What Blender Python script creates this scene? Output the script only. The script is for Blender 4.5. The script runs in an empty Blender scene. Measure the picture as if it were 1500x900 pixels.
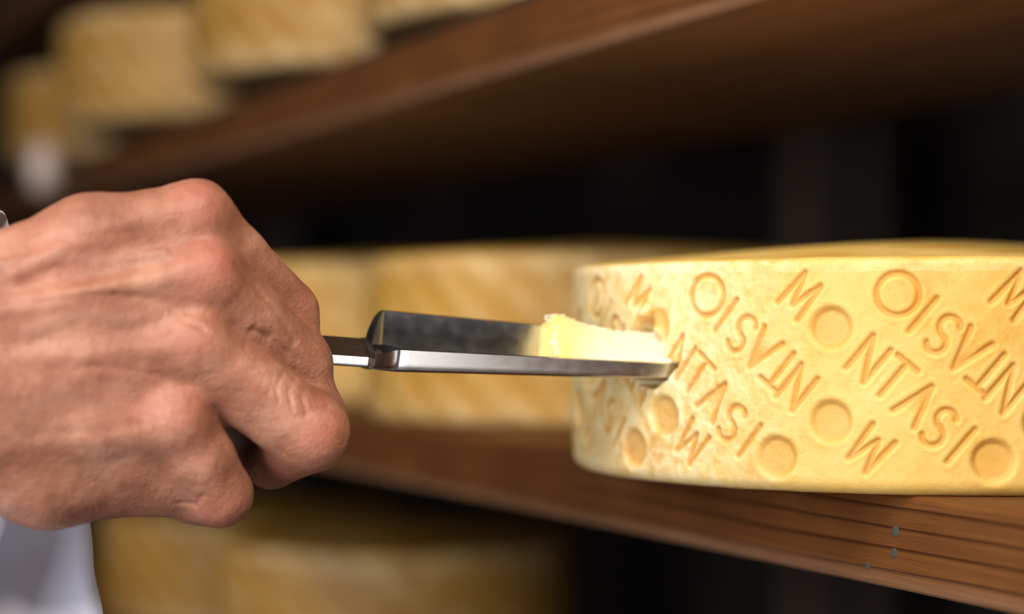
import bpy, bmesh, math, random
import numpy as np
from mathutils import Vector, Matrix, noise

random.seed(4)
rng = np.random.default_rng(4)
sc = bpy.context.scene
col = sc.collection
CM = 0.01
EYE = 115.0                      # camera height above the floor, cm
F, HX, HY = 2900.0, 750.0, 472.0   # focal length in pixels, principal point

# ------------------------------------------------------------------ camera
cam_d = bpy.data.cameras.new('camera')
cam_d.sensor_width = 36.0
cam_d.lens = F / 1500.0 * 36.0
cam_d.shift_y = (HY - 450.0) / 1500.0
cam_d.clip_start = 0.02
cam_d.clip_end = 50
cam_d.dof.use_dof = True
cam_d.dof.focus_distance = 0.645
cam_d.dof.aperture_fstop = 3.6
cam = bpy.data.objects.new('camera', cam_d)
col.objects.link(cam)
cam.location = (0, 0, EYE * CM)
cam.rotation_euler = (math.pi / 2, 0, 0)
sc.camera = cam

# ------------------------------------------------------------------ world, lights, exposure
w = bpy.data.worlds.new('cellar_air')
sc.world = w
w.use_nodes = True
w.node_tree.nodes['Background'].inputs[0].default_value = (0.75, 0.85, 1.0, 1)
w.node_tree.nodes['Background'].inputs[1].default_value = 0.012


def area(name, loc, target, size, power, colour):
    d = bpy.data.lights.new(name, 'AREA')
    d.shape = 'DISK'
    d.size = size
    d.energy = power
    d.color = colour
    o = bpy.data.objects.new(name, d)
    col.objects.link(o)
    o.location = Vector(loc) * CM + Vector((0, 0, EYE * CM))
    t = Vector(target) * CM + Vector((0, 0, EYE * CM))
    o.rotation_euler = (t - o.location).to_track_quat('-Z', 'Y').to_euler()
    return o


area('warm_lamp', (8, -30, 96), (6, 68, 0), 0.60, 23, (1.0, 0.90, 0.77))
side = area('window_light', (-66, -24, 16), (0, 78, 0), 0.80, 17, (0.94, 0.96, 1.0))
side.data.shape = 'RECTANGLE'
side.data.size = 0.6
side.data.size_y = 1.0
area('far_window', (-135, 55, 52), (-5, 130, 4), 0.70, 6, (0.92, 0.96, 1.0))
tall = area('blade_fill', (50, -32, -62), (0, 66, -5), 0.5, 2.7, (1.0, 0.98, 0.96))  # added fill lamp, unseen, set low so the trier blade reflects bright
tall.data.shape = 'RECTANGLE'
tall.data.size = 0.45
tall.data.size_y = 0.7

sc.view_settings.view_transform = 'Standard'
sc.view_settings.look = 'None'
sc.view_settings.gamma = 1.0
sc.view_settings.use_curve_mapping = False
sc.view_settings.exposure = 0.0
sc.cycles.use_denoising = True


# ------------------------------------------------------------------ helpers
def P(px, py, z):
    """A point z cm in front of the lens, in camera-centred centimetres (x right, y away, z up)."""
    return np.array([(px - HX) / F * z, z, -(py - HY) / F * z])


def world(v):
    v = np.asarray(v, dtype=float) * CM
    v = v.copy()
    v[..., 2] += EYE * CM
    return v


def mesh_obj(name, verts, faces, mat, parent=None, smooth=True):
    me = bpy.data.meshes.new(name)
    me.from_pydata([tuple(map(float, v)) for v in verts], [], [tuple(map(int, f)) for f in faces])
    me.validate()
    if smooth:
        me.polygons.foreach_set('use_smooth', [True] * len(me.polygons))
    me.update()
    if mat:
        me.materials.append(mat)
    o = bpy.data.objects.new(name, me)
    col.objects.link(o)
    if parent:
        o.parent = parent
    return o


def tag(o, label=None, cat=None, group=None, kind=None):
    if label:
        o['label'] = label
    if cat:
        o['category'] = cat
    if group:
        o['group'] = group
    if kind:
        o['kind'] = kind
    return o


def empty(name, loc=(0, 0, 0), rz=0.0):
    o = bpy.data.objects.new(name, None)
    o.empty_display_size = 0.02
    col.objects.link(o)
    o.location = loc
    o.rotation_euler = (0, 0, rz)
    return o


def box_bm(x0, x1, y0, y1, z0, z1, bev=0.0, seg=2):
    bm = bmesh.new()
    bmesh.ops.create_cube(bm, size=1.0)
    for v in bm.verts:
        v.co = Vector(((x0 + x1) / 2 + v.co.x * (x1 - x0), (y0 + y1) / 2 + v.co.y * (y1 - y0), (z0 + z1) / 2 + v.co.z * (z1 - z0)))
    if bev:
        bmesh.ops.bevel(bm, geom=list(bm.edges), offset=bev, segments=seg, affect='EDGES', profile=0.5)
    return bm


def bm_obj(name, bm, mat, parent=None, smooth=False):
    me = bpy.data.meshes.new(name)
    bm.to_mesh(me)
    bm.free()
    if smooth:
        me.polygons.foreach_set('use_smooth', [True] * len(me.polygons))
    me.materials.append(mat)
    o = bpy.data.objects.new(name, me)
    col.objects.link(o)
    if parent:
        o.parent = parent
    return o


def new_mat(name):
    m = bpy.data.materials.new(name)
    m.use_nodes = True
    nt = m.node_tree
    b = nt.nodes['Principled BSDF']
    return m, nt, b


def N(nt, kind, **kw):
    n = nt.nodes.new(kind)
    for k, v in kw.items():
        if k in n.inputs:
            n.inputs[k].default_value = v
        else:
            setattr(n, k, v)
    return n


def ramp(nt, stops):
    r = nt.nodes.new('ShaderNodeValToRGB')
    while len(r.color_ramp.elements) > 1:
        r.color_ramp.elements.remove(r.color_ramp.elements[-1])
    r.color_ramp.elements[0].position = stops[0][0]
    r.color_ramp.elements[0].color = (*stops[0][1], 1)
    for p, c in stops[1:]:
        e = r.color_ramp.elements.new(p)
        e.color = (*c, 1)
    return r


def lin(r, g, b):
    f = lambda c: c / 255 / 12.92 if c <= 10 else ((c / 255 + 0.055) / 1.055) ** 2.4
    return (f(r), f(g), f(b))


# ------------------------------------------------------------------ materials
def cheese_material(name, base, pale, deep, scale=1.0, sss=0.25, mottle=0.5):
    m, nt, b = new_mat(name)
    L = nt.links.new
    tc = N(nt, 'ShaderNodeTexCoord')
    n1 = N(nt, 'ShaderNodeTexNoise', Scale=22.0 * scale, Detail=5.0, Roughness=0.6)
    n2 = N(nt, 'ShaderNodeTexNoise', Scale=170.0 * scale, Detail=4.0, Roughness=0.7)
    n3 = N(nt, 'ShaderNodeTexNoise', Scale=900.0 * scale, Detail=3.0, Roughness=0.7)
    for n in (n1, n2, n3):
        L(tc.outputs['Object'], n.inputs['Vector'])
    r1 = ramp(nt, [(0.28, deep), (0.48, base), (0.70, pale)])
    r2 = ramp(nt, [(0.30, deep), (0.48, base), (0.70, pale)])
    L(n1.outputs['Fac'], r1.inputs['Fac'])
    L(n2.outputs['Fac'], r2.inputs['Fac'])
    mx = N(nt, 'ShaderNodeMix', data_type='RGBA')
    mx.inputs[0].default_value = 0.25
    L(r1.outputs[0], mx.inputs[6])
    L(r2.outputs[0], mx.inputs[7])
    at = N(nt, 'ShaderNodeAttribute', attribute_name='powder')
    mp = N(nt, 'ShaderNodeMath', operation='MULTIPLY')
    rp = ramp(nt, [(0.35, (0.15,) * 3), (0.62, (1, 1, 1))])
    L(n2.outputs['Fac'], rp.inputs['Fac'])
    L(at.outputs['Fac'], mp.inputs[0])
    L(rp.outputs[0], mp.inputs[1])
    mx2 = N(nt, 'ShaderNodeMix', data_type='RGBA')
    L(mp.outputs[0], mx2.inputs[0])
    L(mx.outputs[2], mx2.inputs[6])
    mx2.inputs[7].default_value = (*lin(236, 216, 172), 1)
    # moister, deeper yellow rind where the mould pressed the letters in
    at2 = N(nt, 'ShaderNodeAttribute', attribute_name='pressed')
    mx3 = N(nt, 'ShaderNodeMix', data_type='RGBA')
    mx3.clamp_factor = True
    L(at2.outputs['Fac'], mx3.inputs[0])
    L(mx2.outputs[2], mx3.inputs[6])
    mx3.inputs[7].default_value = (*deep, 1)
    L(mx3.outputs[2], b.inputs['Base Color'])
    b.inputs['Roughness'].default_value = 0.5
    b.inputs['Specular IOR Level'].default_value = 0.35
    b.inputs['Subsurface Weight'].default_value = sss
    b.inputs['Subsurface Radius'].default_value = (1.0, 0.6, 0.22)
    b.inputs['Subsurface Scale'].default_value = 0.006
    bp = N(nt, 'ShaderNodeBump', Strength=0.35, Distance=0.0006)
    ad = N(nt, 'ShaderNodeMath', operation='ADD')
    L(n2.outputs['Fac'], ad.inputs[0])
    L(n3.outputs['Fac'], ad.inputs[1])
    L(ad.outputs[0], bp.inputs['Height'])
    L(bp.outputs[0], b.inputs['Normal'])
    return m


RIND = cheese_material('embossed_rind', lin(211, 171, 87), lin(219, 184, 110), lin(197, 132, 38), sss=0.4)
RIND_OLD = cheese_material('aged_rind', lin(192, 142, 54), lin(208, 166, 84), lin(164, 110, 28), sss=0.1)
RIND_DIM = cheese_material('dimmer_lit_rind', lin(158, 112, 36), lin(174, 132, 56), lin(134, 88, 22), sss=0.1)  # rind colour darkened to paint in weaker light on upper and lower rows
PASTE, nt, b = new_mat('fresh_cheese_paste')
tc = N(nt, 'ShaderNodeTexCoord')
n1 = N(nt, 'ShaderNodeTexNoise', Scale=160.0, Detail=4.0)
nt.links.new(tc.outputs['Object'], n1.inputs['Vector'])
at = N(nt, 'ShaderNodeAttribute', attribute_name='rindward')
ad = N(nt, 'ShaderNodeMath', operation='MULTIPLY_ADD')
nt.links.new(n1.outputs['Fac'], ad.inputs[0])
ad.inputs[1].default_value = 0.25
nt.links.new(at.outputs['Fac'], ad.inputs[2])
r = ramp(nt, [(0.1, lin(253, 240, 200)), (0.45, lin(252, 234, 176)), (0.95, lin(248, 216, 128))])
nt.links.new(ad.outputs[0], r.inputs['Fac'])
nt.links.new(r.outputs[0], b.inputs['Base Color'])
b.inputs['Roughness'].default_value = 0.42
b.inputs['Subsurface Weight'].default_value = 0.3
b.inputs['Subsurface Radius'].default_value = (1.0, 0.75, 0.35)
b.inputs['Subsurface Scale'].default_value = 0.004
CRUMB, nt, b = new_mat('white_cheese_crumb')
b.inputs['Base Color'].default_value = (*lin(255, 248, 226), 1)
b.inputs['Roughness'].default_value = 0.7


def wood_material(name, light, mid, dark, line, ring=48.0, rough=0.55, worn=False):
    m, nt, b = new_mat(name)
    L = nt.links.new
    tc = N(nt, 'ShaderNodeTexCoord')
    mp = N(nt, 'ShaderNodeMapping')
    mp.inputs['Scale'].default_value = (0.10, 1.0, 1.0)
    L(tc.outputs['Object'], mp.inputs['Vector'])
    warp = N(nt, 'ShaderNodeTexNoise', Scale=16.0, Detail=2.0, Roughness=0.5)
    L(mp.outputs[0], warp.inputs['Vector'])
    va = N(nt, 'ShaderNodeVectorMath', operation='SCALE')
    va.inputs['Scale'].default_value = 0.02
    L(warp.outputs['Color'], va.inputs[0])
    vb = N(nt, 'ShaderNodeVectorMath', operation='ADD')
    L(mp.outputs[0], vb.inputs[0])
    L(va.outputs[0], vb.inputs[1])
    wv = N(nt, 'ShaderNodeTexWave', wave_type='BANDS', bands_direction='Z', wave_profile='SAW', Scale=ring, Distortion=0.6, Detail=2.0)
    wv.inputs['Detail Scale'].default_value = 2.0
    L(vb.outputs[0], wv.inputs['Vector'])
    rw = ramp(nt, [(0.0, (0, 0, 0)), (0.78, (0.06,) * 3), (0.95, (1, 1, 1)), (1.0, (0.1,) * 3)])
    L(wv.outputs['Fac'], rw.inputs['Fac'])
    mp2 = N(nt, 'ShaderNodeMapping')
    mp2.inputs['Scale'].default_value = (0.03, 1.0, 1.0)
    L(tc.outputs['Object'], mp2.inputs['Vector'])
    fib = N(nt, 'ShaderNodeTexNoise', Scale=420.0, Detail=5.0, Roughness=0.65)
    L(mp2.outputs[0], fib.inputs['Vector'])
    big = N(nt, 'ShaderNodeTexNoise', Scale=9.0, Detail=4.0, Roughness=0.6)
    L(tc.outputs['Object'], big.inputs['Vector'])
    rb = ramp(nt, [(0.3, dark), (0.5, mid), (0.72, light)])
    mixf = N(nt, 'ShaderNodeMix')
    mixf.inputs[0].default_value = 0.5
    L(fib.outputs['Fac'], mixf.inputs[2])
    L(big.outputs['Fac'], mixf.inputs[3])
    L(mixf.outputs[0], rb.inputs['Fac'])
    mx = N(nt, 'ShaderNodeMix', data_type='RGBA')
    sc_ = N(nt, 'ShaderNodeMath', operation='MULTIPLY')
    sc_.inputs[1].default_value = 0.95
    L(rw.outputs[0], sc_.inputs[0])
    L(sc_.outputs[0], mx.inputs[0])
    L(rb.outputs[0], mx.inputs[6])
    mx.inputs[7].default_value = (*line, 1)
    base_out = mx.outputs[2]
    if worn:      # handled lower edge, rubbed paler
        sx = N(nt, 'ShaderNodeSeparateXYZ')
        L(tc.outputs['Object'], sx.inputs[0])
        mr = N(nt, 'ShaderNodeMapRange')
        mr.inputs['From Min'].default_value = -0.0245
        mr.inputs['From Max'].default_value = -0.0316
        L(sx.outputs['Z'], mr.inputs['Value'])
        mw = N(nt, 'ShaderNodeMath', operation='MULTIPLY')
        L(mr.outputs[0], mw.inputs[0])
        L(fib.outputs['Fac'], mw.inputs[1])
        me_ = N(nt, 'ShaderNodeMix', data_type='RGBA')
        L(mw.outputs[0], me_.inputs[0])
        L(base_out, me_.inputs[6])
        me_.inputs[7].default_value = (*lin(150, 116, 90), 1)
        base_out = me_.outputs[2]
    L(base_out, b.inputs['Base Color'])
    b.inputs['Roughness'].default_value = rough
    b.inputs['Specular IOR Level'].default_value = 0.2
    bp = N(nt, 'ShaderNodeBump', Strength=0.6, Distance=0.0012)
    L(fib.outputs['Fac'], bp.inputs['Height'])
    L(bp.outputs[0], b.inputs['Normal'])
    return m


BOARD = wood_material('stained_pine', lin(122, 76, 36), lin(99, 58, 26), lin(78, 44, 19), lin(42, 15, 6), worn=True)
POST = wood_material('grey_timber', lin(78, 66, 58), lin(66, 56, 48), lin(54, 45, 38), lin(46, 36, 30), rough=0.75)
DARKWOOD = wood_material('shadow_gap_wood', lin(52, 38, 30), lin(42, 30, 24), lin(34, 24, 18), lin(24, 16, 12), rough=0.8)  # dark tone stands for the shadow gap under the upper wheels
HANDLE = wood_material('turned_wood', lin(120, 74, 40), lin(104, 62, 32), lin(80, 44, 22), lin(58, 28, 12))

STEEL, nt, b = new_mat('polished_steel')
b.inputs['Base Color'].default_value = (0.62, 0.61, 0.60, 1)
b.inputs['Metallic'].default_value = 1.0
b.inputs['Roughness'].default_value = 0.2
tc = N(nt, 'ShaderNodeTexCoord')
n1 = N(nt, 'ShaderNodeTexNoise', Scale=260.0, Detail=3.0)
nt.links.new(tc.outputs['Object'], n1.inputs['Vector'])
r = ramp(nt, [(0.3, (0.20,) * 3), (0.7, (0.26,) * 3)])
nt.links.new(n1.outputs['Fac'], r.inputs['Fac'])
nt.links.new(r.outputs[0], b.inputs['Roughness'])

NAIL, nt, b = new_mat('grey_nail')
b.inputs['Base Color'].default_value = (*lin(74, 70, 66), 1)
b.inputs['Specular IOR Level'].default_value = 0.1
b.inputs['Roughness'].default_value = 0.6
PALE, nt, b = new_mat('pale_knob')
b.inputs['Base Color'].default_value = (*lin(232, 206, 192), 1)
b.inputs['Roughness'].default_value = 0.5

SKIN, nt, b = new_mat('skin')
L = nt.links.new
tc = N(nt, 'ShaderNodeTexCoord')
n1 = N(nt, 'ShaderNodeTexNoise', Scale=60.0, Detail=5.0, Roughness=0.6)
n2 = N(nt, 'ShaderNodeTexNoise', Scale=420.0, Detail=4.0, Roughness=0.7)
vo = N(nt, 'ShaderNodeTexVoronoi', Scale=620.0, feature='DISTANCE_TO_EDGE')
for n in (n1, n2, vo):
    L(tc.outputs['Object'], n.inputs['Vector'])
r = ramp(nt, [(0.3, lin(132, 82, 62)), (0.5, lin(153, 101, 79)), (0.7, lin(178, 128, 104))])
L(n1.outputs['Fac'], r.inputs['Fac'])
at = N(nt, 'ShaderNodeAttribute', attribute_name='flush')
mx = N(nt, 'ShaderNodeMix', data_type='RGBA')
L(at.outputs['Fac'], mx.inputs[0])
L(r.outputs[0], mx.inputs[6])
mx.inputs[7].default_value = (*lin(178, 98, 80), 1)
at2 = N(nt, 'ShaderNodeAttribute', attribute_name='vein')
mx2 = N(nt, 'ShaderNodeMix', data_type='RGBA')
L(at2.outputs['Fac'], mx2.inputs[0])
L(mx.outputs[2], mx2.inputs[6])
mx2.inputs[7].default_value = (*lin(148, 108, 90), 1)
L(mx2.outputs[2], b.inputs['Base Color'])
b.inputs['Roughness'].default_value = 0.5
b.inputs['Specular IOR Level'].default_value = 0.4
b.inputs['Subsurface Weight'].default_value = 0.15
b.inputs['Subsurface Radius'].default_value = (1.0, 0.35, 0.2)
b.inputs['Subsurface Scale'].default_value = 0.002
bp = N(nt, 'ShaderNodeBump', Strength=0.45, Distance=0.0007)
ad = N(nt, 'ShaderNodeMath', operation='ADD')
L(n2.outputs['Fac'], ad.inputs[0])
L(vo.outputs['Distance'], ad.inputs[1])
L(ad.outputs[0], bp.inputs['Height'])
L(bp.outputs[0], b.inputs['Normal'])

CLOTH, nt, b = new_mat('white_cotton')
tc = N(nt, 'ShaderNodeTexCoord')
n1 = N(nt, 'ShaderNodeTexNoise', Scale=1400.0, Detail=2.0)
nt.links.new(tc.outputs['Object'], n1.inputs['Vector'])
bp = N(nt, 'ShaderNodeBump', Strength=0.2, Distance=0.0004)
nt.links.new(n1.outputs['Fac'], bp.inputs['Height'])
nt.links.new(bp.outputs[0], b.inputs['Normal'])
b.inputs['Base Color'].default_value = (*lin(222, 222, 240), 1)
b.inputs['Roughness'].default_value = 0.85


def plaster(name, c0, c1, s):
    m, nt, b = new_mat(name)
    tc = N(nt, 'ShaderNodeTexCoord')
    n = N(nt, 'ShaderNodeTexNoise', Scale=s, Detail=6.0, Roughness=0.65)
    nt.links.new(tc.outputs['Object'], n.inputs['Vector'])
    r = ramp(nt, [(0.3, c0), (0.7, c1)])
    nt.links.new(n.outputs['Fac'], r.inputs['Fac'])
    nt.links.new(r.outputs[0], b.inputs['Base Color'])
    bp = N(nt, 'ShaderNodeBump', Strength=0.5, Distance=0.004)
    nt.links.new(n.outputs['Fac'], bp.inputs['Height'])
    nt.links.new(bp.outputs[0], b.inputs['Normal'])
    b.inputs['Roughness'].default_value = 0.9
    return m


WALL = plaster('dark_cellar_wall', lin(28, 21, 17), lin(38, 30, 25), 6.0)
FLOOR = plaster('concrete_floor', lin(104, 98, 92), lin(124, 118, 110), 3.0)
CEIL = plaster('dim_ceiling', lin(90, 84, 76), lin(112, 104, 96), 3.0)

# ------------------------------------------------------------------ rack frame of reference
# t runs along the shelf away from the camera, d runs from the front edge into the rack
RA = math.atan2(-0.915, 0.4035)
RO = np.array([15.2, 58.8])
TD = np.array([-0.4035, 0.915])
DD = np.array([0.915, 0.4035])


def rk(t, d, z):
    q = RO + TD * t + DD * d
    return tuple(world(np.array([q[0], q[1], z])))


SHELF = -5.62          # top of the shelf under the sampled wheel, cm from eye level
TH = 3.16
PITCH = 20.6
tops = [SHELF + PITCH * 2 + 0.6, SHELF + PITCH, SHELF, SHELF - PITCH]
DEPTH = 28.0

# ------------------------------------------------------------------ the setting
T0, T1 = -48.0, 236.0
o = bm_obj('floor', box_bm(-2.2, 2.2, -2.6, 1.2, -0.06, 0), FLOOR)
o.location = rk(60, 0, -EYE); o.rotation_euler = (0, 0, RA); tag(o, kind='structure')
o = bm_obj('wall_back', box_bm(-2.2, 2.2, 0, 0.1, 0, 2.6), WALL)
o.location = rk(60, 44, -EYE); o.rotation_euler = (0, 0, RA); tag(o, kind='structure')
o = bm_obj('wall_left', box_bm(-0.1, 0, -2.6, 0.44, 0, 2.6), WALL)
o.location = rk(246, 0, -EYE); o.rotation_euler = (0, 0, RA); tag(o, kind='structure')
o = bm_obj('ceiling', box_bm(-2.2, 2.2, -2.6, 1.2, 0, 0.06), CEIL)
o.location = rk(60, 0, 260 - EYE); o.rotation_euler = (0, 0, RA); tag(o, kind='structure')

# ------------------------------------------------------------------ shelves and posts
labels = ['uppermost dark wooden shelf board, only its underside showing at the top left corner',
          'long dark wooden shelf board overhead carrying the upper row of blurred wheels',
          'reddish brown wooden shelf board with grain lines under the stamped cheese wheel',
          'lower wooden shelf board beneath the hand carrying the dim wheels at the bottom']
boards = []
for top, lab in zip(tops, labels):
    bm = box_bm(-T1 * CM, -T0 * CM, 0, DEPTH * CM, -TH * CM, 0, 0.0022, 3)
    bo = bm_obj('shelf_board', bm, BOARD)
    bo.location = rk(0, 0, top)
    bo.rotation_euler = (0, 0, RA)
    tag(bo, lab, 'shelf', 'shelf boards of the cheese rack')
    boards.append(bo)


def disc_bm(r, h, seg=20, dome=0.35):
    bm = bmesh.new()
    prof = [(r, 0), (r, h * 0.55), (r * 0.92, h * 0.8), (r * 0.6, h * (0.9 + dome * 0.1)), (0, h)]
    rings = []
    for rr, hh in prof[:-1]:
        rings.append([bm.verts.new((rr * math.cos(a), -hh, rr * math.sin(a))) for a in [2 * math.pi * k / seg for k in range(seg)]])
    tip = bm.verts.new((0, -h, 0))
    for a, b_ in zip(rings, rings[1:]):
        for k in range(seg):
            bm.faces.new((a[k], a[(k + 1) % seg], b_[(k + 1) % seg], b_[k]))
    for k in range(seg):
        bm.faces.new((rings[-1][k], rings[-1][(k + 1) % seg], tip))
    bm.faces.new(list(reversed(rings[0])))
    bmesh.ops.recalc_face_normals(bm, faces=bm.faces)
    return bm


def face_point(px, py, z_off=0.0):
    """t and height where a pixel meets the front plane of the boards."""
    k = (px - HX) / F
    t = (RO[0] - k * RO[1]) / (k * TD[1] - TD[0])
    y = RO[1] + TD[1] * t
    return t, -(py - HY) / F * y


for px, py, r_ in ((1312, 779, 0.19), (1310, 811, 0.17), (1271, 829, 0.12)):
    t, h = face_point(px, py)
    n_ = bm_obj('nail', disc_bm(r_ * CM, 0.025 * CM), NAIL, boards[2], True)
    n_.location = (-t * CM, 0.0, (h - SHELF) * CM)
t, h = face_point(78, 248)
kn = bm_obj('knob', disc_bm(2.5 * CM, 2.4 * CM, 24), PALE, boards[1], True)
kn.location = (-t * CM, 0.0, (h - tops[1]) * CM)
kn['label'] = 'small pale round knob on the far front edge'

for t_, lab in ((57.5, 'dim grey wooden upright post standing behind the shelf boards'),
                (178.0, 'far wooden upright post at the back of the rack')):
    po = bm_obj('rack_post', box_bm(-0.0275, 0.0275, 0, 0.055, 0, 1.95, 0.003, 2), POST)
    po.location = rk(t_, DEPTH + 0.02, -EYE)
    po.rotation_euler = (0, 0, RA)
    tag(po, lab, 'post')

# ------------------------------------------------------------------ lettering for the stamped wheel, strokes in letter units (height 1)
def arc(cx, cy, rx, ry, a0, a1, n=12):
    return [(cx + rx * math.cos(math.radians(a0 + (a1 - a0) * k / n)), cy + ry * math.sin(math.radians(a0 + (a1 - a0) * k / n))) for k in range(n + 1)]


GLYPH = {
    'M': [[(-.34, -.5), (-.26, .5), (0, -.28), (.26, .5), (.34, -.5)]],
    'N': [[(-.27, -.5), (-.27, .5), (.27, -.5), (.27, .5)]],
    'T': [[(-.3, .5), (.3, .5)], [(0, .5), (0, -.5)]],
    'A': [[(-.32, -.5), (0, .5), (.32, -.5)], [(-.19, -.12), (.19, -.12)]],
    'V': [[(-.32, -.5), (0, .5), (.32, -.5)]],
    'S': [arc(0, .25, .22, .23, 35, 270, 12) + arc(0, -.24, .24, .25, 90, -145, 12)[1:]],
    'I': [[(0, .5), (0, -.5)]],
    'O': [arc(0, 0, .5, .5, 0, 360, 24)],
}
ROW_N = [('M', -7.15, 6.50), ('D', -6.08, 5.44), ('N', -4.86, 4.42), ('T', -4.05, 3.78), ('F', -3.30, 3.02), ('S', -2.62, 2.24), ('I', -1.94, 1.66), ('D', -0.93, 1.17)]
ROW_U = [('O', -10.71, 6.52), ('I', -9.91, 5.85), ('S', -9.28, 5.21), ('F', -8.52, 4.66), ('T', -7.80, 4.05), ('N', -7.25, 3.47), ('D', -6.08, 2.39), ('M', -4.80, 1.50)]
OFF_N = [0, 6.95, 13.8, 20.6, -7.05, -13.5, -20.4]
OFF_U = [0, 6.78, 13.6, 20.4, -6.6, -13.4, -20.2]


def press(u, v):
    """Relief (cm, negative is pressed in) of the rind at unrolled position u, height v."""
    best = np.full(u.shape, 9.0)
    bowl = np.zeros(u.shape)
    rim = np.zeros(u.shape)
    wedge = np.zeros(u.shape)
    for row, offs, ang in ((ROW_N, OFF_N, -40.0), (ROW_U, OFF_U, 140.0)):
        ca, sa = math.cos(math.radians(ang)), math.sin(math.radians(ang))
        for off in offs:
            for ch, cu, cv in row:
                cu = cu + off
                sel = np.where((np.abs(u - cu) < 1.5) & (np.abs(v - cv) < 1.5))
                if len(sel[0]) == 0:
                    continue
                du, dv = u[sel] - cu, v[sel] - cv
                lx, ly = (ca * du + sa * dv), (-sa * du + ca * dv)
                if ch == 'D':
                    rr = np.hypot(lx, ly)
                    R_ = 0.78
                    q = np.clip((R_ - rr) / 0.26, 0, 1)
                    bowl[sel] = np.maximum(bowl[sel], q * q * (3 - 2 * q) * (0.165 + 0.03 * np.clip(1 - rr / R_, 0, 1)))
                    rim[sel] = np.maximum(rim[sel], np.exp(-((rr - R_ - 0.08) / 0.10) ** 2))
                    continue
                g = 'V' if ch == 'F' else ch
                hgt = 1.36
                x, y = lx / hgt, ly / hgt
                dist = np.full(x.shape, 9.0)
                for line in GLYPH[g]:
                    for (x0, y0), (x1, y1) in zip(line, line[1:]):
                        vx, vy = x1 - x0, y1 - y0
                        h_ = np.clip(((x - x0) * vx + (y - y0) * vy) / (vx * vx + vy * vy + 1e-9), 0, 1)
                        dist = np.minimum(dist, np.hypot(x - x0 - h_ * vx, y - y0 - h_ * vy))
                if ch == 'F':      # the A is pressed in as a filled wedge
                    inside = (y < 0.52) & (np.abs(x) < (0.5 - y) * 0.30 + 0.04)
                    wedge[sel] = np.maximum(wedge[sel], np.where(inside, np.clip((y + 0.30) / 0.55, 0, 1), 0) * 0.095)
                best[sel] = np.minimum(best[sel], dist * hgt)
    q = np.clip((0.145 - best) / 0.135, 0, 1)
    stroke = q * q * (3 - 2 * q) * 0.10
    lip = np.exp(-((best - 0.21) / 0.07) ** 2) * 0.014
    dep = np.maximum(np.maximum(stroke, bowl), wedge)
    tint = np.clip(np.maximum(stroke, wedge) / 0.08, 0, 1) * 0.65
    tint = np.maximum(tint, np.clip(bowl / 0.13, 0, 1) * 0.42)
    return -dep + np.where(dep > 0.004, 0, np.maximum(lip, rim * 0.015)), dep, tint


def fbm(u, v, s, seed=0, octv=3):
    out = np.zeros(u.shape)
    flat_u, flat_v = u.ravel() * s, v.ravel() * s
    out = np.fromiter((noise.fractal((a, b_, seed * 7.13), 1.0, 2.0, octv) for a, b_ in zip(flat_u, flat_v)), float, len(flat_u))
    return out.reshape(u.shape)


def wheel_rows(R, H, dome, n_side, rb=0.55, rt=0.3):
    """Profile of a wheel: radius, height and how far a row takes part in the side's relief."""
    rows = [(0.02, 0.0, 0), (R * 0.5, 0.0, 0), (R - 1.4, 0.0, 0), (R - rb, 0.0, 0)]
    for k in range(1, 6):
        a = math.pi / 2 * k / 6
        rows.append((R - rb + rb * math.sin(a), rb - rb * math.cos(a), 0.15 * k))
    for k in range(n_side + 1):
        q = k / n_side
        rows.append((R + 0.10 * math.sin(math.pi * q), rb + (H - rb - rt) * q, 1))
    for k in range(1, 6):
        a = math.pi / 2 * k / 5
        rows.append((R - rt + rt * math.cos(a), H - rt + rt * math.sin(a), 0.3 if k < 3 else 0))
    for q in (0.03, 0.08, 0.16, 0.28, 0.42, 0.6, 0.8, 0.998):
        r_ = (R - rt) * (1 - q)
        rows.append((r_, H + dome * (1 - (1 - q) ** 1.35), 0))
    return rows


def lathe(rows, theta):
    rr = np.array([r_[0] for r_ in rows])[:, None]
    zz = np.array([r_[1] for r_ in rows])[:, None]
    wt = np.array([r_[2] for r_ in rows])[:, None]
    th = theta[None, :]
    return rr + 0 * th, zz + 0 * th, wt + 0 * th, th + 0 * rr


def grid_faces(nr, nt_):
    i = np.arange(nr - 1)[:, None]
    j = np.arange(nt_)[None, :]
    jn = (j + 1) % nt_
    a = i * nt_ + j
    b_ = i * nt_ + jn
    return np.stack([a, b_, b_ + nt_, a + nt_], -1).reshape(-1, 4)


def float_attr(o, name, vals):
    a = o.data.attributes.new(name, 'FLOAT', 'POINT')
    a.data.foreach_set('value', np.asarray(vals, dtype=np.float32).ravel())


# ------------------------------------------------------------------ the cheese trier: frame, needed by the wheel's hole
S0 = P(570, 483.0, 66.2)
S1 = P(972, 512.5, 69.3)
AX = (S1 - S0) / np.linalg.norm(S1 - S0)
LEN = np.linalg.norm(S1 - S0)
vv = np.array([0, 0, 1.0]) - AX * AX[2]
vv /= np.linalg.norm(vv)
ww = np.cross(vv, AX)
if ww[1] > 0:
    ww = -ww                     # towards the viewer's side
PHI = math.radians(26)
NO = math.cos(PHI) * vv + math.sin(PHI) * ww      # the trough opens this way
LO = np.cross(AX, NO)
if LO[2] > 0:
    LO = -LO                     # towards the near, lower lip

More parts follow.
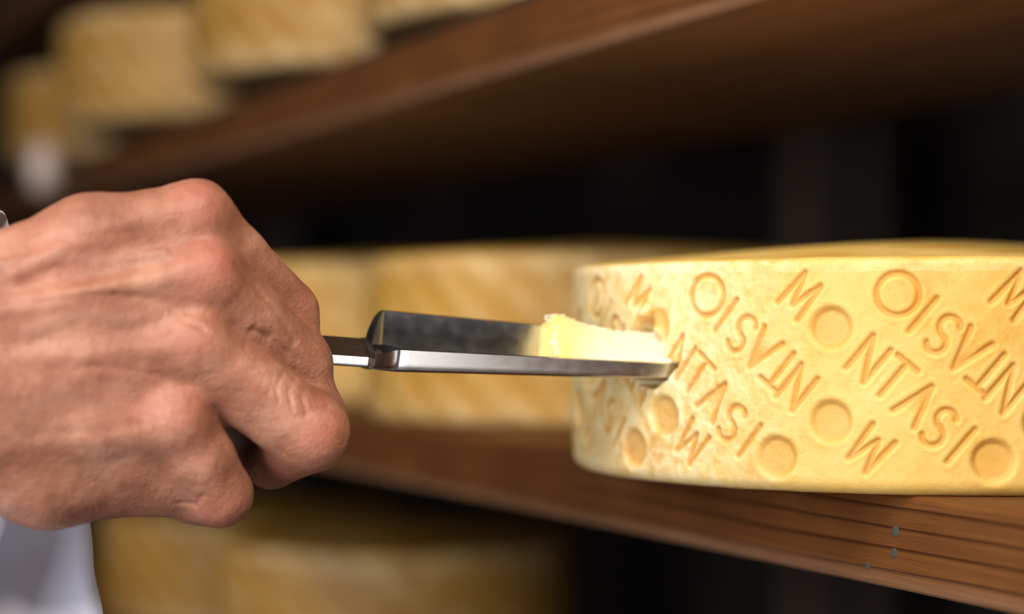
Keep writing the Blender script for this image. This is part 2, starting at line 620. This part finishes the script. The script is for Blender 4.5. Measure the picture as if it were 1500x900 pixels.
# ------------------------------------------------------------------ the stamped wheel
WC = np.array([16.3, 77.1])
WR, WH = 13.9, 7.75
fine = np.radians(np.linspace(-88, 24, 640))
coarse = np.radians(np.linspace(24, 272, 92)[1:-1])
theta = np.concatenate([fine, coarse])
rows = wheel_rows(WR, WH, 1.05, 168)
r_, z_, wt, th = lathe(rows, theta)
u = WR * th
relief, depth, tint = press(u, z_)
nz = np.zeros(u.shape)
nz2 = np.zeros(u.shape)
fs = slice(0, len(fine))
nz[:, fs] = fbm(u[:, fs], z_[:, fs], 0.55, 1)
nz2[:, fs] = fbm(u[:, fs], z_[:, fs], 4.5, 2)
grit = np.clip((-6.5 - u) / 5.0, 0, 1) * (np.abs(th) < 2)
mid_u = np.clip(1 - np.abs(u + 11.5) / 5.5, 0, 1)
disp = relief * wt + (nz * 0.025 + nz2 * (0.004 + 0.022 * np.maximum(grit * 0.7, mid_u)) ) * np.clip(wt, 0.15, 1)
rr = r_ + disp
X = WC[0] + rr * np.sin(th)
Y = WC[1] - rr * np.cos(th)
Z = SHELF + z_ + (wt == 0) * nz * 0.02
V = np.stack([X, Y, Z], -1).reshape(-1, 3)
# hole cut by the trier: the rind is driven in along the blade's axis
rel = V - S1
along = rel @ AX
rad = np.linalg.norm(rel - along[:, None] * AX, axis=1)
ang = np.arctan2(rel @ LO, rel @ NO)
rough = np.array([noise.noise((math.cos(a) * 2.2, math.sin(a) * 2.2, 3.1)) for a in ang]) if len(ang) < 400000 else 0
ring_r = np.where(ang > 1.45, 1.40, np.where(ang < -0.5, 1.28, 0.55)) + 0.07 * rough
near = (np.abs(along) < 6) & (rad < 2.4)
push = np.clip((ring_r - rad) / 0.10, 0, 1) * near
V += AX[None, :] * (push * 3.2)[:, None]
chip = np.exp(-((rad - ring_r - 0.10) / 0.13) ** 2) * near * (push < 0.05)
V -= AX[None, :] * (chip * (0.05 + 0.10 * np.abs(rough)))[:, None]
wheel = mesh_obj('cheese', world(V), grid_faces(len(rows), len(theta)), RIND)
powder = np.clip(grit * 0.75, 0, 1) * (wt > 0) + (z_ > WH - 0.5) * (wt > 0) * 0.25
powder = np.clip(powder.ravel() * (1 - np.clip(depth.ravel() / 0.1, 0, 1) * 0.5) + chip * 0.9, 0, 1)
float_attr(wheel, 'powder', powder)
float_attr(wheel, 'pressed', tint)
tag(wheel, 'pale yellow cheese wheel stamped with slanting letters, pierced by the steel trier', 'cheese')

# ------------------------------------------------------------------ the other wheels
def plain_wheel(t, d, top, R, H, dome, label, group, seed):
    th_ = np.radians(np.linspace(0, 360, 161)[:-1])
    rows_ = wheel_rows(R, H, dome, 22, 0.8, 0.7)
    r2, z2, w2, t2 = lathe(rows_, th_)
    cs, sn = np.cos(t2) * 2.2, np.sin(t2) * 2.2
    nn = np.fromiter((noise.fractal((a, b_, c * 0.4 + seed), 1.0, 2.0, 3) for a, b_, c in zip(cs.ravel(), sn.ravel(), z2.ravel())), float, cs.size).reshape(cs.shape)
    # soft slanting furrows left by the mould's lettering
    fur = np.sin((t2 * R + z2 * 1.15 + nn * 0.5) * 2 * math.pi / 3.4)
    r2 = r2 + w2 * (0.09 * nn + 0.05 * fur)
    q = RO + TD * t + DD * d
    V_ = np.stack([r2 * np.sin(t2), -r2 * np.cos(t2), z2 + (w2 == 0) * (z2 > 1) * nn * 0.06], -1).reshape(-1, 3) * CM
    o_ = mesh_obj('cheese', V_, grid_faces(len(rows_), len(th_)), RIND_OLD if group == G1 else RIND_DIM)
    o_.location = tuple(world(np.array([q[0], q[1], top])))
    o_.rotation_euler = (0, 0, random.uniform(-0.4, 0.4))
    edge = np.clip(1 - z2 / 1.6, 0, 1) + np.clip((z2 - H + 1.6) / 1.6, 0, 1) * (w2 > 0)
    float_attr(o_, 'powder', np.clip(0.04 + nn * 0.2 + 0.45 * edge + 0.22 * np.clip(fur, 0, 1) * w2, 0, 0.8))
    float_attr(o_, 'pressed', np.clip(-fur, 0, 1) * w2 * 0.4)
    return tag(o_, label, 'cheese', group)


G1, G2, G3 = 'cheese wheels on the middle shelf', 'cheese wheels on the upper shelf', 'cheese wheels on the lower shelf'
wheel['group'] = G1
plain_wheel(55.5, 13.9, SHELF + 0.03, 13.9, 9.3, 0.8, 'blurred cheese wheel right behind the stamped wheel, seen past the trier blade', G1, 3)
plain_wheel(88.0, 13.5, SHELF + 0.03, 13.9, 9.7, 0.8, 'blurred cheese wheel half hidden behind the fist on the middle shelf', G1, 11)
UP = tops[1] + 1.6
sl = bm_obj('plank', box_bm(-205 * CM, 40 * CM, 3.0 * CM, 22.5 * CM, 0.01 * CM, 1.6 * CM, 0.001, 2), DARKWOOD)  # added plank, makes the shadow gap under the upper wheels dark
sl.location = rk(0, 0, tops[1])
sl.rotation_euler = (0, 0, RA)
tag(sl, 'thin dark plank added for the shadow gap between the upper shelf board and its wheels', 'plank')
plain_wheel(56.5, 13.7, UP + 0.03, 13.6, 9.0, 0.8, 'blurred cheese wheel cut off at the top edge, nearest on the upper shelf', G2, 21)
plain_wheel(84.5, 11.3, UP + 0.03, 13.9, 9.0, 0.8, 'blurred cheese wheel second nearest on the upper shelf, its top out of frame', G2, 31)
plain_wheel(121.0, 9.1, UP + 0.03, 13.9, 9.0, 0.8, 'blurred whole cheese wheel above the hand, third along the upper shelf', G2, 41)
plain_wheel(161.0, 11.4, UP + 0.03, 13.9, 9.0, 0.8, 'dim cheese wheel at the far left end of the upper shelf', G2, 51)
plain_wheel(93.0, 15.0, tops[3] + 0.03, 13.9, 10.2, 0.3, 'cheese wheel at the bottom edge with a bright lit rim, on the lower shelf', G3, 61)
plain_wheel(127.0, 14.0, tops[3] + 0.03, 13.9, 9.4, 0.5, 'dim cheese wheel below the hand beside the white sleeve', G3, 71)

# ------------------------------------------------------------------ the cheese trier
trier = empty('cheese_trier', tuple(world(S0)))
tag(trier, 'steel cheese trier with half-round blade held by the hand and pushed into the stamped wheel', 'tool')
TW = world(S0)


def rblade(s):
    return 1.40 + (1.02 - 1.40) * s / LEN


def section(a, inner=False):
    """Half-round section of the trier: near outer side flattened to a ground face, far inner wall upright."""
    p = math.cos(a) * -LO - math.sin(a) * NO
    cw, cv = float(p @ ww), float(p @ vv)
    if cw > 0 and cv < 0:
        corners = [(0.985, -0.47), (0.86, -0.93), (0.70, -1.0), (0.0, -1.0)]
        k = 9.0
        for (x0, y0), (x1, y1) in zip(corners, corners[1:]):
            nx_, ny_ = -(y1 - y0), (x1 - x0)
            dn = nx_ * cw + ny_ * cv
            if dn > 1e-6:
                k = min(k, (nx_ * x0 + ny_ * y0) / dn)
        p = p * k
    elif cw < 0:
        k = 5 if inner else 4
        p = p / (abs(cw) ** k + abs(cv) ** k) ** (1 / k)
    return p


def loft_half(stations, mat, name, parent, nseg=40):
    """stations: (s, outer radius, inner radius, keel drop). Half-round section, open along NO."""
    verts, faces = [], []
    per = 2 * (nseg + 1)
    for s, ro, ri, drop in stations:
        c = S0 + AX * s - NO * drop
        for k in range(nseg + 1):
            verts.append(c + ro * section(math.pi * k / nseg))
        for k in range(nseg, -1, -1):
            verts.append(c + ri * section(math.pi * k / nseg, True))
    ns = len(stations)
    for i in range(ns - 1):
        for j in range(per):
            jn = (j + 1) % per
            faces.append((i * per + j, i * per + jn, (i + 1) * per + jn, (i + 1) * per + j))
    faces.append(tuple(range(per - 1, -1, -1)))
    faces.append(tuple((ns - 1) * per + j for j in range(per)))
    o_ = mesh_obj(name, world(np.array(verts)) - TW, faces, mat, parent)
    bm = bmesh.new()
    bm.from_mesh(o_.data)
    bmesh.ops.recalc_face_normals(bm, faces=bm.faces)
    bm.to_mesh(o_.data)
    bm.free()
    o_.data.set_sharp_from_angle(angle=math.radians(38))
    return o_


RS, TK = 0.66, 0.075
st = []
for s in np.linspace(-0.55, 0.12, 14):
    q = (s + 0.55) / 0.67
    e = math.sin(q * math.pi / 2) ** 0.8 if q > 0 else 0
    ro = RS + (rblade(0.12) - RS) * e
    ri = max(0.015, (ro - TK) * max(0, (q - 0.12) / 0.88) ** 0.5) if q > 0.12 else 0.015
    st.append((s, ro, ri, rblade(0.12) - ro))
for s in np.linspace(0.4, LEN + 1.5, 24):
    ro = rblade(s)
    st.append((s, ro, ro - TK, 0.0))
loft_half(st, STEEL, 'blade', trier)
KD = rblade(0.12) - RS
shaft_st = [(s, RS, 0.012, KD) for s in np.linspace(-4.6, -0.6, 6)]
loft_half(shaft_st, STEEL, 'shaft', trier)
# collar edge where the shaft meets the blade
loft_half([(-0.72, 0.66, 0.012, KD), (-0.68, 0.70, 0.012, KD), (-0.56, 0.72, 0.012, KD), (-0.50, 0.67, 0.012, KD)], STEEL, 'collar', trier)
# T handle inside the fist
HC = S0 + AX * -4.6 - NO * KD
HA = np.array([0.33, 0.30, 0.90])
HA = HA - AX * (HA @ AX)
HA /= np.linalg.norm(HA)
HL, HR = 2.9, 0.78
hv, hf = [], []
t1 = np.cross(HA, AX); t1 /= np.linalg.norm(t1)
t2_ = np.cross(HA, t1)
prof = [(-HL, 0.02), (-HL, 0.7), (-HL + 0.3, 0.98), (-1.8, 1.08), (0, 0.95), (1.8, 1.08), (HL - 0.3, 0.98), (HL, 0.7), (HL, 0.02)]
for a_, rr_ in prof:
    for k in range(24):
        g = 2 * math.pi * k / 24
        hv.append(HC + HA * a_ * 0.85 + rr_ * HR * (math.cos(g) * t1 + math.sin(g) * t2_))
hf = grid_faces(len(prof), 24)
mesh_obj('handle', world(np.array(hv)) - TW, hf, HANDLE, trier)

# ------------------------------------------------------------------ the plug of cheese lying in the trough
def sgrid(px):
    """distance along the blade at which a picture column is met"""
    lo, hi = 0.0, LEN + 3
    for _ in range(50):
        m_ = (lo + hi) / 2
        c = S0 + AX * m_
        if HX + F * c[0] / c[1] < px:
            lo = m_
        else:
            hi = m_
    return lo


sa, sb = sgrid(806), sgrid(986)


def plug_top(q, x):
    bulge = 0.50 * math.exp(-((q - 0.08) / 0.24) ** 2) + 0.24 + 0.10 * math.exp(-((q - 0.95) / 0.08) ** 2)
    far = 0.5 - 0.5 * x
    s_ = sa + (sb - sa) * q
    return bulge * (1 - x * x) ** 0.5 * (0.45 + 0.9 * far) + 0.04 * noise.fractal((s_ * 1.6, x * 2.2, 5.0), 1.0, 2.0, 4) * (0.4 + 2.2 * max(0, far - 0.5))


ns, na, nb = 64, 22, 26
verts = []
rindw = []
for i in range(ns + 1):
    q = i / ns
    s = sa + (sb - sa) * q
    R_ = rblade(s) - TK - 0.012
    c = S0 + AX * s
    endt = min(1.0, (0.25 + q * 26) if q < 0.03 else 1.0)
    for k in range(na + 1):                    # lower arc, far lip to near lip
        a = math.pi * k / na
        verts.append(c + R_ * section(a, True))
        rindw.append(max(0, 1 - q * 3.0))
    for k in range(1, nb):                     # upper face, near lip to far lip
        x = 1 - 2 * k / nb                     # +1 near lip .. -1 far lip
        far = 0.5 - 0.5 * x
        hgt = plug_top(q, x)
        shift = 0.0
        if q < 0.06:
            shift = (0.28 * far + 0.10 * noise.noise((x * 5, 1.7, 0.3))) * (1 - q / 0.06)
        if q > 0.93:
            shift = (0.55 * far + 0.06 * noise.noise((x * 5, 4.7, 0.3))) * (q - 0.93) / 0.07
        verts.append(c + AX * shift + R_ * (-x * section(0.0, True) if x < 0 else x * section(math.pi, True)) * 0.995 + NO * max(hgt, 0.0))
        rindw.append(max(0, 1 - q * 3.0))
per = na + nb
faces = list(grid_faces(ns + 1, per))
faces = [tuple(f) for f in faces] + [tuple(range(per - 1, -1, -1)), tuple(ns * per + j for j in range(per))]
PW = world(S0 + AX * (sa + sb) / 2)
plug = mesh_obj('cheese_plug', world(np.array(verts)) - PW, faces, PASTE)
plug.location = tuple(PW)
bm = bmesh.new(); bm.from_mesh(plug.data); bmesh.ops.recalc_face_normals(bm, faces=bm.faces); bm.to_mesh(plug.data); bm.free()
plug.data.set_sharp_from_angle(angle=math.radians(50))
float_attr(plug, 'rindward', rindw)
tag(plug, 'creamy half-round sample of cheese lying in the steel trier blade', 'cheese sample')

# crumbs along the plug's torn edges and round the hole
cb = bmesh.new()


def crumb(c, r0):
    bm_ = bmesh.ops.create_icosphere(cb, subdivisions=1, radius=r0 * CM)
    off = Vector(tuple(world(c) - PW))
    for v in bm_['verts']:
        v.co = v.co * (1 + 0.45 * noise.noise(v.co * 900 + off * 300)) + off


for k in range(330):
    q = random.random() ** 1.3
    s = sa + (sb - sa) * q * 0.98
    R_ = rblade(s) - TK
    x = random.uniform(-0.98, 0.9)
    if k < 90:                                     # ragged left end
        far = 0.5 - 0.5 * x
        c = S0 + AX * (sa + 0.26 * far + random.uniform(-0.06, 0.04)) + R_ * x * LO + NO * plug_top(0.02, x) * random.uniform(-0.4, 1.05)
    else:                                          # torn far upper edge
        x = -1 + 0.42 * random.random() ** 1.4
        c = S0 + AX * s + R_ * x * LO + NO * (plug_top(q, x) + random.uniform(-0.03, 0.05))
    crumb(c, random.uniform(0.012, 0.045))
for k in range(110):                                # where blade and rind meet
    a = random.uniform(0.0, 2 * math.pi)
    c = S0 + AX * (sb + random.uniform(-0.10, 0.08)) + (1.14 + random.uniform(-0.05, 0.12)) * (math.cos(a) * LO + math.sin(a) * NO)
    if math.cos(a) > 0.75:
        c = c + AX * 0.1
    crumb(c, random.uniform(0.010, 0.035))
crumbs = bm_obj('crumbs', cb, CRUMB, plug, False)
crumbs['kind'] = 'stuff'

# ------------------------------------------------------------------ the hand: one distance field, one surface
HS = 1.07


def H(px, py, z):
    return P(px, py, z * HS)


def cap(Pt, a, b_, ra, rb):
    ab = b_ - a
    t_ = np.clip(((Pt - a) @ ab) / (ab @ ab), 0, 1)
    return np.linalg.norm(Pt - a - t_[..., None] * ab, axis=-1) - (ra + (rb - ra) * t_)


def smin(a, b_, k):
    h_ = np.clip(0.5 + 0.5 * (b_ - a) / k, 0, 1)
    return b_ + (a - b_) * h_ - k * h_ * (1 - h_)


FINGERS = {   # axis points: knuckle, middle joint, end joint, tip, each (px, py, cm away, radius cm)
    'index': [(287, 318, 57.7, 1.02), (345, 378, 58.7, 0.97), (420, 456, 60.2, 0.95), (405, 515, 62.6, 0.82), (345, 525, 63.6, 0.70)],
    'middle': [(300, 405, 57.3, 1.12), (360, 462, 58.2, 1.05), (436, 533, 59.6, 1.00), (410, 590, 62.2, 0.85), (345, 590, 63.2, 0.72)],
    'ring': [(283, 507, 57.0, 1.10), (365, 570, 57.8, 1.16), (452, 633, 58.4, 1.20), (398, 672, 61.2, 0.92), (330, 650, 62.6, 0.75)],
    'little': [(258, 612, 57.0, 1.02), (296, 672, 57.5, 0.95), (322, 724, 58.2, 0.96), (278, 728, 60.8, 0.80), (230, 690, 62.0, 0.66)],
}
BACK = [
    ((287, 318, 57.7, 1.02), (130, 352, 56.9, 1.18)), ((130, 352, 56.9, 1.18), (-30, 425, 56.2, 1.40)),
    ((300, 405, 57.3, 1.05), (0, 480, 55.9, 1.35)),
    ((283, 507, 57.0, 1.02), (0, 560, 55.9, 1.35)),
    ((258, 612, 57.0, 1.00), (-20, 622, 56.2, 1.40)),
    ((248, 690, 58.8, 1.25), (70, 688, 57.6, 1.60)), ((70, 688, 57.6, 1.60), (-40, 650, 57.0, 1.60)),
    # flesh of the palm and the ball of the thumb
    ((250, 560, 58.6, 1.2), (40, 560, 58.0, 1.7)), ((260, 430, 59.0, 1.2), (40, 470, 58.2, 1.7)),
    ((30, 450, 58.6, 1.5), (170, 400, 60.4, 1.35)),
    # wrist and forearm
    ((-10, 470, 57.0, 1.75), (-330, 560, 54.5, 2.3)), ((-10, 585, 57.0, 1.85), (-330, 660, 54.5, 2.5)),
    ((-330, 560, 54.5, 2.3), (-700, 680, 52.0, 3.0)), ((-330, 660, 54.5, 2.5), (-700, 760, 52.0, 3.0)),
]
THUMB = [(150, 400, 60.6, 1.3), (270, 430, 63.0, 1.05), (360, 500, 64.6, 0.95), (400, 590, 65.2, 0.78)]

STEP = 0.075
lo_ = np.array([-18.5, 55.5, -7.6])
hi_ = np.array([-4.2, 71.8, 5.6])
dims = np.ceil((hi_ - lo_) / STEP).astype(int)
gx = [lo_[k] + STEP * np.arange(dims[k]) for k in range(3)]
SHAFT_A, SHAFT_B = S0 + AX * -4.6 - NO * (KD + 0.2), S0 + AX * 2 - NO * (KD + 0.2)


def hand_field(Pt):
    d = None
    for (a, b_) in BACK:
        c = cap(Pt, H(*a[:3]), H(*b_[:3]), a[3] * HS, b_[3] * HS)
        d = c if d is None else smin(d, c, 0.8)
    fing = None
    for name, J in FINGERS.items():
        f = None
        for a, b_ in zip(J, J[1:]):
            c = cap(Pt, H(*a[:3]), H(*b_[:3]), a[3] * HS, b_[3] * HS)
            f = c if f is None else smin(f, c, 0.16)
        # bony knuckle and joint
        k0 = H(J[0][0] + 4, J[0][1] - 2, J[0][2] - 0.42)
        f = smin(f, np.linalg.norm(Pt - k0, axis=-1) - J[0][3] * HS * 0.66, 0.5)
        fing = f if fing is None else smin(fing, f, 0.16)
    th_ = None
    for a, b_ in zip(THUMB, THUMB[1:]):
        c = cap(Pt, H(*a[:3]), H(*b_[:3]), a[3] * HS, b_[3] * HS)
        th_ = c if th_ is None else smin(th_, c, 0.2)
    for a, b_, k in FILL:
        c = cap(Pt, H(*a[:3]), H(*b_[:3]), a[3] * HS, b_[3] * HS)
        d = smin(d, c, k)
    d = smin(d, fing, 0.45)
    d = smin(d, th_, 0.3)
    # tendons and veins over the back
    for pts, r0, k in TENDONS:
        t_ = None
        for a, b_ in zip(pts, pts[1:]):
            c = cap(Pt, H(*a), H(*b_), r0 * HS, r0 * HS)
            t_ = c if t_ is None else np.minimum(t_, c)
        d = smin(d, t_, k)
    # room for the handle and the shaft
    hd = cap(Pt, HC - HA * 2.6, HC + HA * 2.6, 0.88, 0.88)
    d = np.maximum(d, -hd)
    sh = cap(Pt, SHAFT_A, SHAFT_B, 0.82, 0.82)
    return np.maximum(d, -sh)


FILL = [    # webs between the knuckles and flesh beside the little finger
    ((300, 365, 58.4, 0.90), (375, 455, 59.3, 0.80), 0.5),
    ((295, 455, 58.0, 0.92), (372, 520, 58.9, 0.82), 0.5),
    ((275, 560, 57.8, 0.92), (300, 600, 58.3, 0.80), 0.5),
    ((215, 650, 57.7, 1.10), (285, 715, 58.8, 0.95), 0.6),
    ((120, 640, 57.2, 1.20), (230, 690, 58.2, 1.10), 0.6),
    ((424, 478, 60.5, 0.78), (440, 528, 60.0, 0.82), 0.3),
    ((440, 552, 60.2, 0.80), (466, 606, 59.4, 0.85), 0.35),
]
TENDONS = [
    ([(270, 308, 56.9), (150, 340, 55.95), (20, 400, 55.0)], 0.18, 0.4),
    ([(285, 398, 56.35), (150, 424, 55.4), (0, 452, 54.75)], 0.17, 0.4),
    ([(262, 508, 56.05), (130, 520, 55.35), (0, 530, 54.75)], 0.15, 0.4),
    ([(240, 372, 56.3), (160, 386, 55.9), (90, 378, 55.5), (0, 386, 55.0)], 0.06, 0.3),
    ([(250, 455, 56.3), (180, 470, 55.7), (120, 458, 55.4), (40, 490, 54.9)], 0.05, 0.3),
]
vals = np.empty(dims, dtype=np.float32)
YY, ZZ = np.meshgrid(gx[1], gx[2], indexing='ij')
for s_ in range(0, dims[0], 16):
    xs = gx[0][s_:s_ + 16]
    Pt = np.empty((len(xs),) + YY.shape + (3,), dtype=np.float32)
    Pt[..., 0] = xs[:, None, None]
    Pt[..., 1] = YY[None]
    Pt[..., 2] = ZZ[None]
    vals[s_:s_ + 16] = hand_field(Pt)


def surface_nets(v, origin, step):
    inside = v < 0
    nx, ny, nz_ = v.shape
    cnt = np.zeros((nx - 1, ny - 1, nz_ - 1), dtype=np.int16)
    acc = np.zeros((nx - 1, ny - 1, nz_ - 1, 3), dtype=np.float32)
    sl = lambda o_, n: slice(o_, n - 1 + o_)
    for ax in range(3):
        others = [k for k in range(3) if k != ax]
        for o1 in (0, 1):
            for o2 in (0, 1):
                a_off = [0, 0, 0]; a_off[others[0]] = o1; a_off[others[1]] = o2
                b_off = list(a_off); b_off[ax] = 1
                A = v[sl(a_off[0], nx), sl(a_off[1], ny), sl(a_off[2], nz_)]
                B = v[sl(b_off[0], nx), sl(b_off[1], ny), sl(b_off[2], nz_)]
                cross = (A < 0) != (B < 0)
                t_ = np.where(cross, A / np.where(cross, A - B, 1), 0)
                cnt += cross
                acc[..., ax] += t_
                acc[..., others[0]] += cross * o1
                acc[..., others[1]] += cross * o2
    act = cnt > 0
    idx = -np.ones(act.shape, dtype=np.int64)
    idx[act] = np.arange(act.sum())
    ii = np.stack(np.nonzero(act), -1)
    pts = origin + (ii + acc[act] / cnt[act][:, None]) * step
    quads = []
    for ax in range(3):
        o1, o2 = [(1, 2), (2, 0), (0, 1)][ax]
        n = [nx, ny, nz_]
        sA = [slice(None)] * 3; sB = [slice(None)] * 3
        sA[ax] = slice(0, n[ax] - 1); sB[ax] = slice(1, n[ax])
        for k in (o1, o2):
            sA[k] = slice(1, n[k] - 1); sB[k] = slice(1, n[k] - 1)
        A, B = inside[tuple(sA)], inside[tuple(sB)]
        for flip, m_ in ((False, A & ~B), (True, ~A & B)):
            e = np.stack(np.nonzero(m_), -1)
            e[:, o1] += 1; e[:, o2] += 1
            def get(d1, d2):
                c = e.copy(); c[:, o1] += d1; c[:, o2] += d2
                return idx[c[:, 0], c[:, 1], c[:, 2]]
            q_ = np.stack([get(-1, -1), get(0, -1), get(0, 0), get(-1, 0)], -1)
            quads.append(q_[:, ::-1] if flip else q_)
    return pts, np.concatenate(quads)


HVt, HFc = surface_nets(vals, lo_, STEP)
# keep the one connected outer body: drop specks by laplacian smoothing only
def smooth_pts(pts, quads, it):
    e = np.concatenate([quads[:, [0, 1]], quads[:, [1, 2]], quads[:, [2, 3]], quads[:, [3, 0]]])
    e = np.concatenate([e, e[:, ::-1]])
    for _ in range(it):
        s_ = np.zeros_like(pts)
        c_ = np.bincount(e[:, 0], minlength=len(pts))
        for k in range(3):
            s_[:, k] = np.bincount(e[:, 0], weights=pts[e[:, 1], k], minlength=len(pts))
        pts = pts * 0.45 + 0.55 * s_ / np.maximum(c_, 1)[:, None]
    return pts


HVt = smooth_pts(HVt, HFc, 3)


def vnormals(pts, quads):
    n_ = np.cross(pts[quads[:, 2]] - pts[quads[:, 0]], pts[quads[:, 3]] - pts[quads[:, 1]])
    out = np.zeros_like(pts)
    for c in range(4):
        for k in range(3):
            out[:, k] += np.bincount(quads[:, c], weights=n_[:, k], minlength=len(pts))
    return out / np.maximum(np.linalg.norm(out, axis=1), 1e-9)[:, None]


nrm = vnormals(HVt, HFc)


def seg_dist(pts, poly):
    best = np.full(len(pts), 99.0)
    for a, b_ in zip(poly, poly[1:]):
        ab = b_ - a
        t_ = np.clip(((pts - a) @ ab) / (ab @ ab), 0, 1)
        best = np.minimum(best, np.linalg.norm(pts - a - t_[:, None] * ab, axis=1))
    return best


front = np.clip((-nrm[:, 1] + 0.15) / 0.3, 0, 1)


def on_skin(px, py):
    """the visible skin point in that direction"""
    qx = HX + F * HVt[:, 0] / HVt[:, 1]
    qy = HY - F * HVt[:, 2] / HVt[:, 1]
    m_ = np.where((np.hypot(qx - px, qy - py) < 5) & (nrm[:, 1] < 0))[0]
    if len(m_) == 0:
        return None
    return HVt[m_[np.argmin(HVt[m_, 1])]]


def polyline(pts):
    out = [on_skin(*p) for p in pts]
    return [p for p in out if p is not None]


moved = np.zeros(len(HVt))
flush = np.zeros(len(HVt))
vein = np.zeros(len(HVt))
CREASE = [   # pixel path, depth cm, width cm
    ([(374, 486), (386, 492), (396, 498)], 0.12, 0.11), ([(392, 497), (412, 508), (440, 528)], 0.05, 0.10),
    ([(352, 388), (385, 428), (418, 470), (436, 498)], 0.07, 0.12),
    ([(418, 545), (408, 566), (412, 588)], 0.05, 0.07), ([(434, 548), (424, 572), (430, 596)], 0.05, 0.07),
    ([(452, 556), (444, 580), (452, 604)], 0.045, 0.07), ([(404, 556), (396, 578)], 0.035, 0.06),
    ([(438, 612), (462, 600), (484, 594)], 0.03, 0.07),
    ([(378, 478), (366, 492), (362, 506)], 0.03, 0.07),
    ([(262, 742), (282, 744), (296, 730)], 0.07, 0.08), ([(286, 716), (292, 700)], 0.03, 0.06),
    ([(0, 442), (70, 440), (150, 436), (230, 442), (285, 456)], 0.06, 0.16),
    ([(120, 540), (180, 545), (240, 556)], 0.03, 0.12),
    ([(60, 640), (150, 632), (210, 622)], 0.035, 0.18),
    ([(255, 455), (275, 468), (300, 480)], 0.05, 0.09),
    ([(60, 350), (130, 345), (200, 340)], 0.03, 0.12),
]
for pts, dep, wd in CREASE:
    pl = polyline(pts)
    if len(pl) > 1:
        moved -= dep * np.exp(-(seg_dist(HVt, pl) / wd) ** 2) * front
for px, py, rad_, amt in ((296, 282, 1.0, 0.45), (318, 384, 1.0, 0.6), (290, 492, 1.0, 0.3), (268, 600, 1.1, 0.35), (482, 630, 0.9, 0.5), (505, 610, 0.6, 0.3), (330, 762, 0.9, 0.35),
                         (420, 705, 0.9, 0.7), (455, 455, 0.8, 0.3), (60, 390, 1.5, 0.25), (220, 590, 1.2, 0.3)):
    c = on_skin(px, py)
    if c is not None:
        flush = np.maximum(flush, amt * np.exp(-(np.linalg.norm(HVt - c, axis=1) / rad_) ** 2))
for pts in ([(0, 392), (90, 380), (170, 388), (240, 372)], [(40, 492), (120, 462), (190, 474), (255, 455)], [(20, 610), (90, 580), (150, 600), (210, 570)]):
    pl = polyline(pts)
    if len(pl) > 1:
        vein = np.maximum(vein, 0.35 * np.exp(-(seg_dist(HVt, pl) / 0.22) ** 2))
micro = np.fromiter((noise.fractal((a * 2.4, b_ * 2.4, c * 2.4), 1.0, 2.0, 3) for a, b_, c in HVt), float, len(HVt))
HVt = HVt + nrm * (moved + 0.016 * micro)[:, None]

person = empty('person', tuple(world(H(-330, 620, 54.5))))
tag(person, 'person reaching in from the left in a white coat, fist gripping the steel trier', 'person')
WB = world(H(-330, 620, 54.5))
hand = mesh_obj('hand', world(HVt) - WB, HFc, SKIN, person)
float_attr(hand, 'flush', np.clip(flush * 0.75, 0, 1))
float_attr(hand, 'vein', vein)

# ------------------------------------------------------------------ the coat sleeve
ring = [(4, 312, 60.0), (-30, 325, 56.5), (-75, 420, 53.2), (-130, 520, 53.0), (-110, 640, 54.4), (-30, 688, 56.6), (15, 735, 58.4), (2, 790, 58.0), (-24, 860, 57.4), (10, 960, 57.0),
        (95, 985, 59.0), (150, 925, 60.6), (138, 840, 61.4), (132, 770, 61.8), (110, 660, 61.6), (70, 540, 61.4), (36, 420, 61.2), (16, 345, 60.8)]
rp = np.array([H(*p) for p in ring])


def closed_spline(pts, n):
    m_ = len(pts)
    out = []
    for k in range(n):
        f = k / n * m_
        i = int(f); t_ = f - i
        p0, p1, p2, p3 = pts[(i - 1) % m_], pts[i % m_], pts[(i + 1) % m_], pts[(i + 2) % m_]
        out.append(0.5 * ((2 * p1) + (-p0 + p2) * t_ + (2 * p0 - 5 * p1 + 4 * p2 - p3) * t_ ** 2 + (-p0 + 3 * p1 - 3 * p2 + p3) * t_ ** 3))
    return np.array(out)


rp = closed_spline(rp, 96)
sv = []
drift = H(-700, 720, 52.0) - H(-10, 600, 57.0)
for i in range(36):
    q = i / 35
    c0 = rp.mean(axis=0)
    sc_q = 1 - 0.18 * q
    for k in range(96):
        p = c0 + (rp[k] - c0) * sc_q + drift * q * 1.5
        g = 2 * math.pi * k / 96
        wv_ = 0.28 * math.sin(g * 3 + q * 9) * q * (1 - q * 0.4) + 0.22 * math.sin(q * 26 + math.sin(g * 2) * 1.5) * min(1, q * 4)
        dv = (p - c0 - drift * q * 1.5)
        sv.append(p + dv / max(np.linalg.norm(dv), 1e-6) * wv_)
sleeve = mesh_obj('sleeve', world(np.array(sv)) - WB, grid_faces(36, 96), CLOTH, person)
md = sleeve.modifiers.new('thick', 'SOLIDIFY')
md.thickness = 0.0012
md.offset = 0
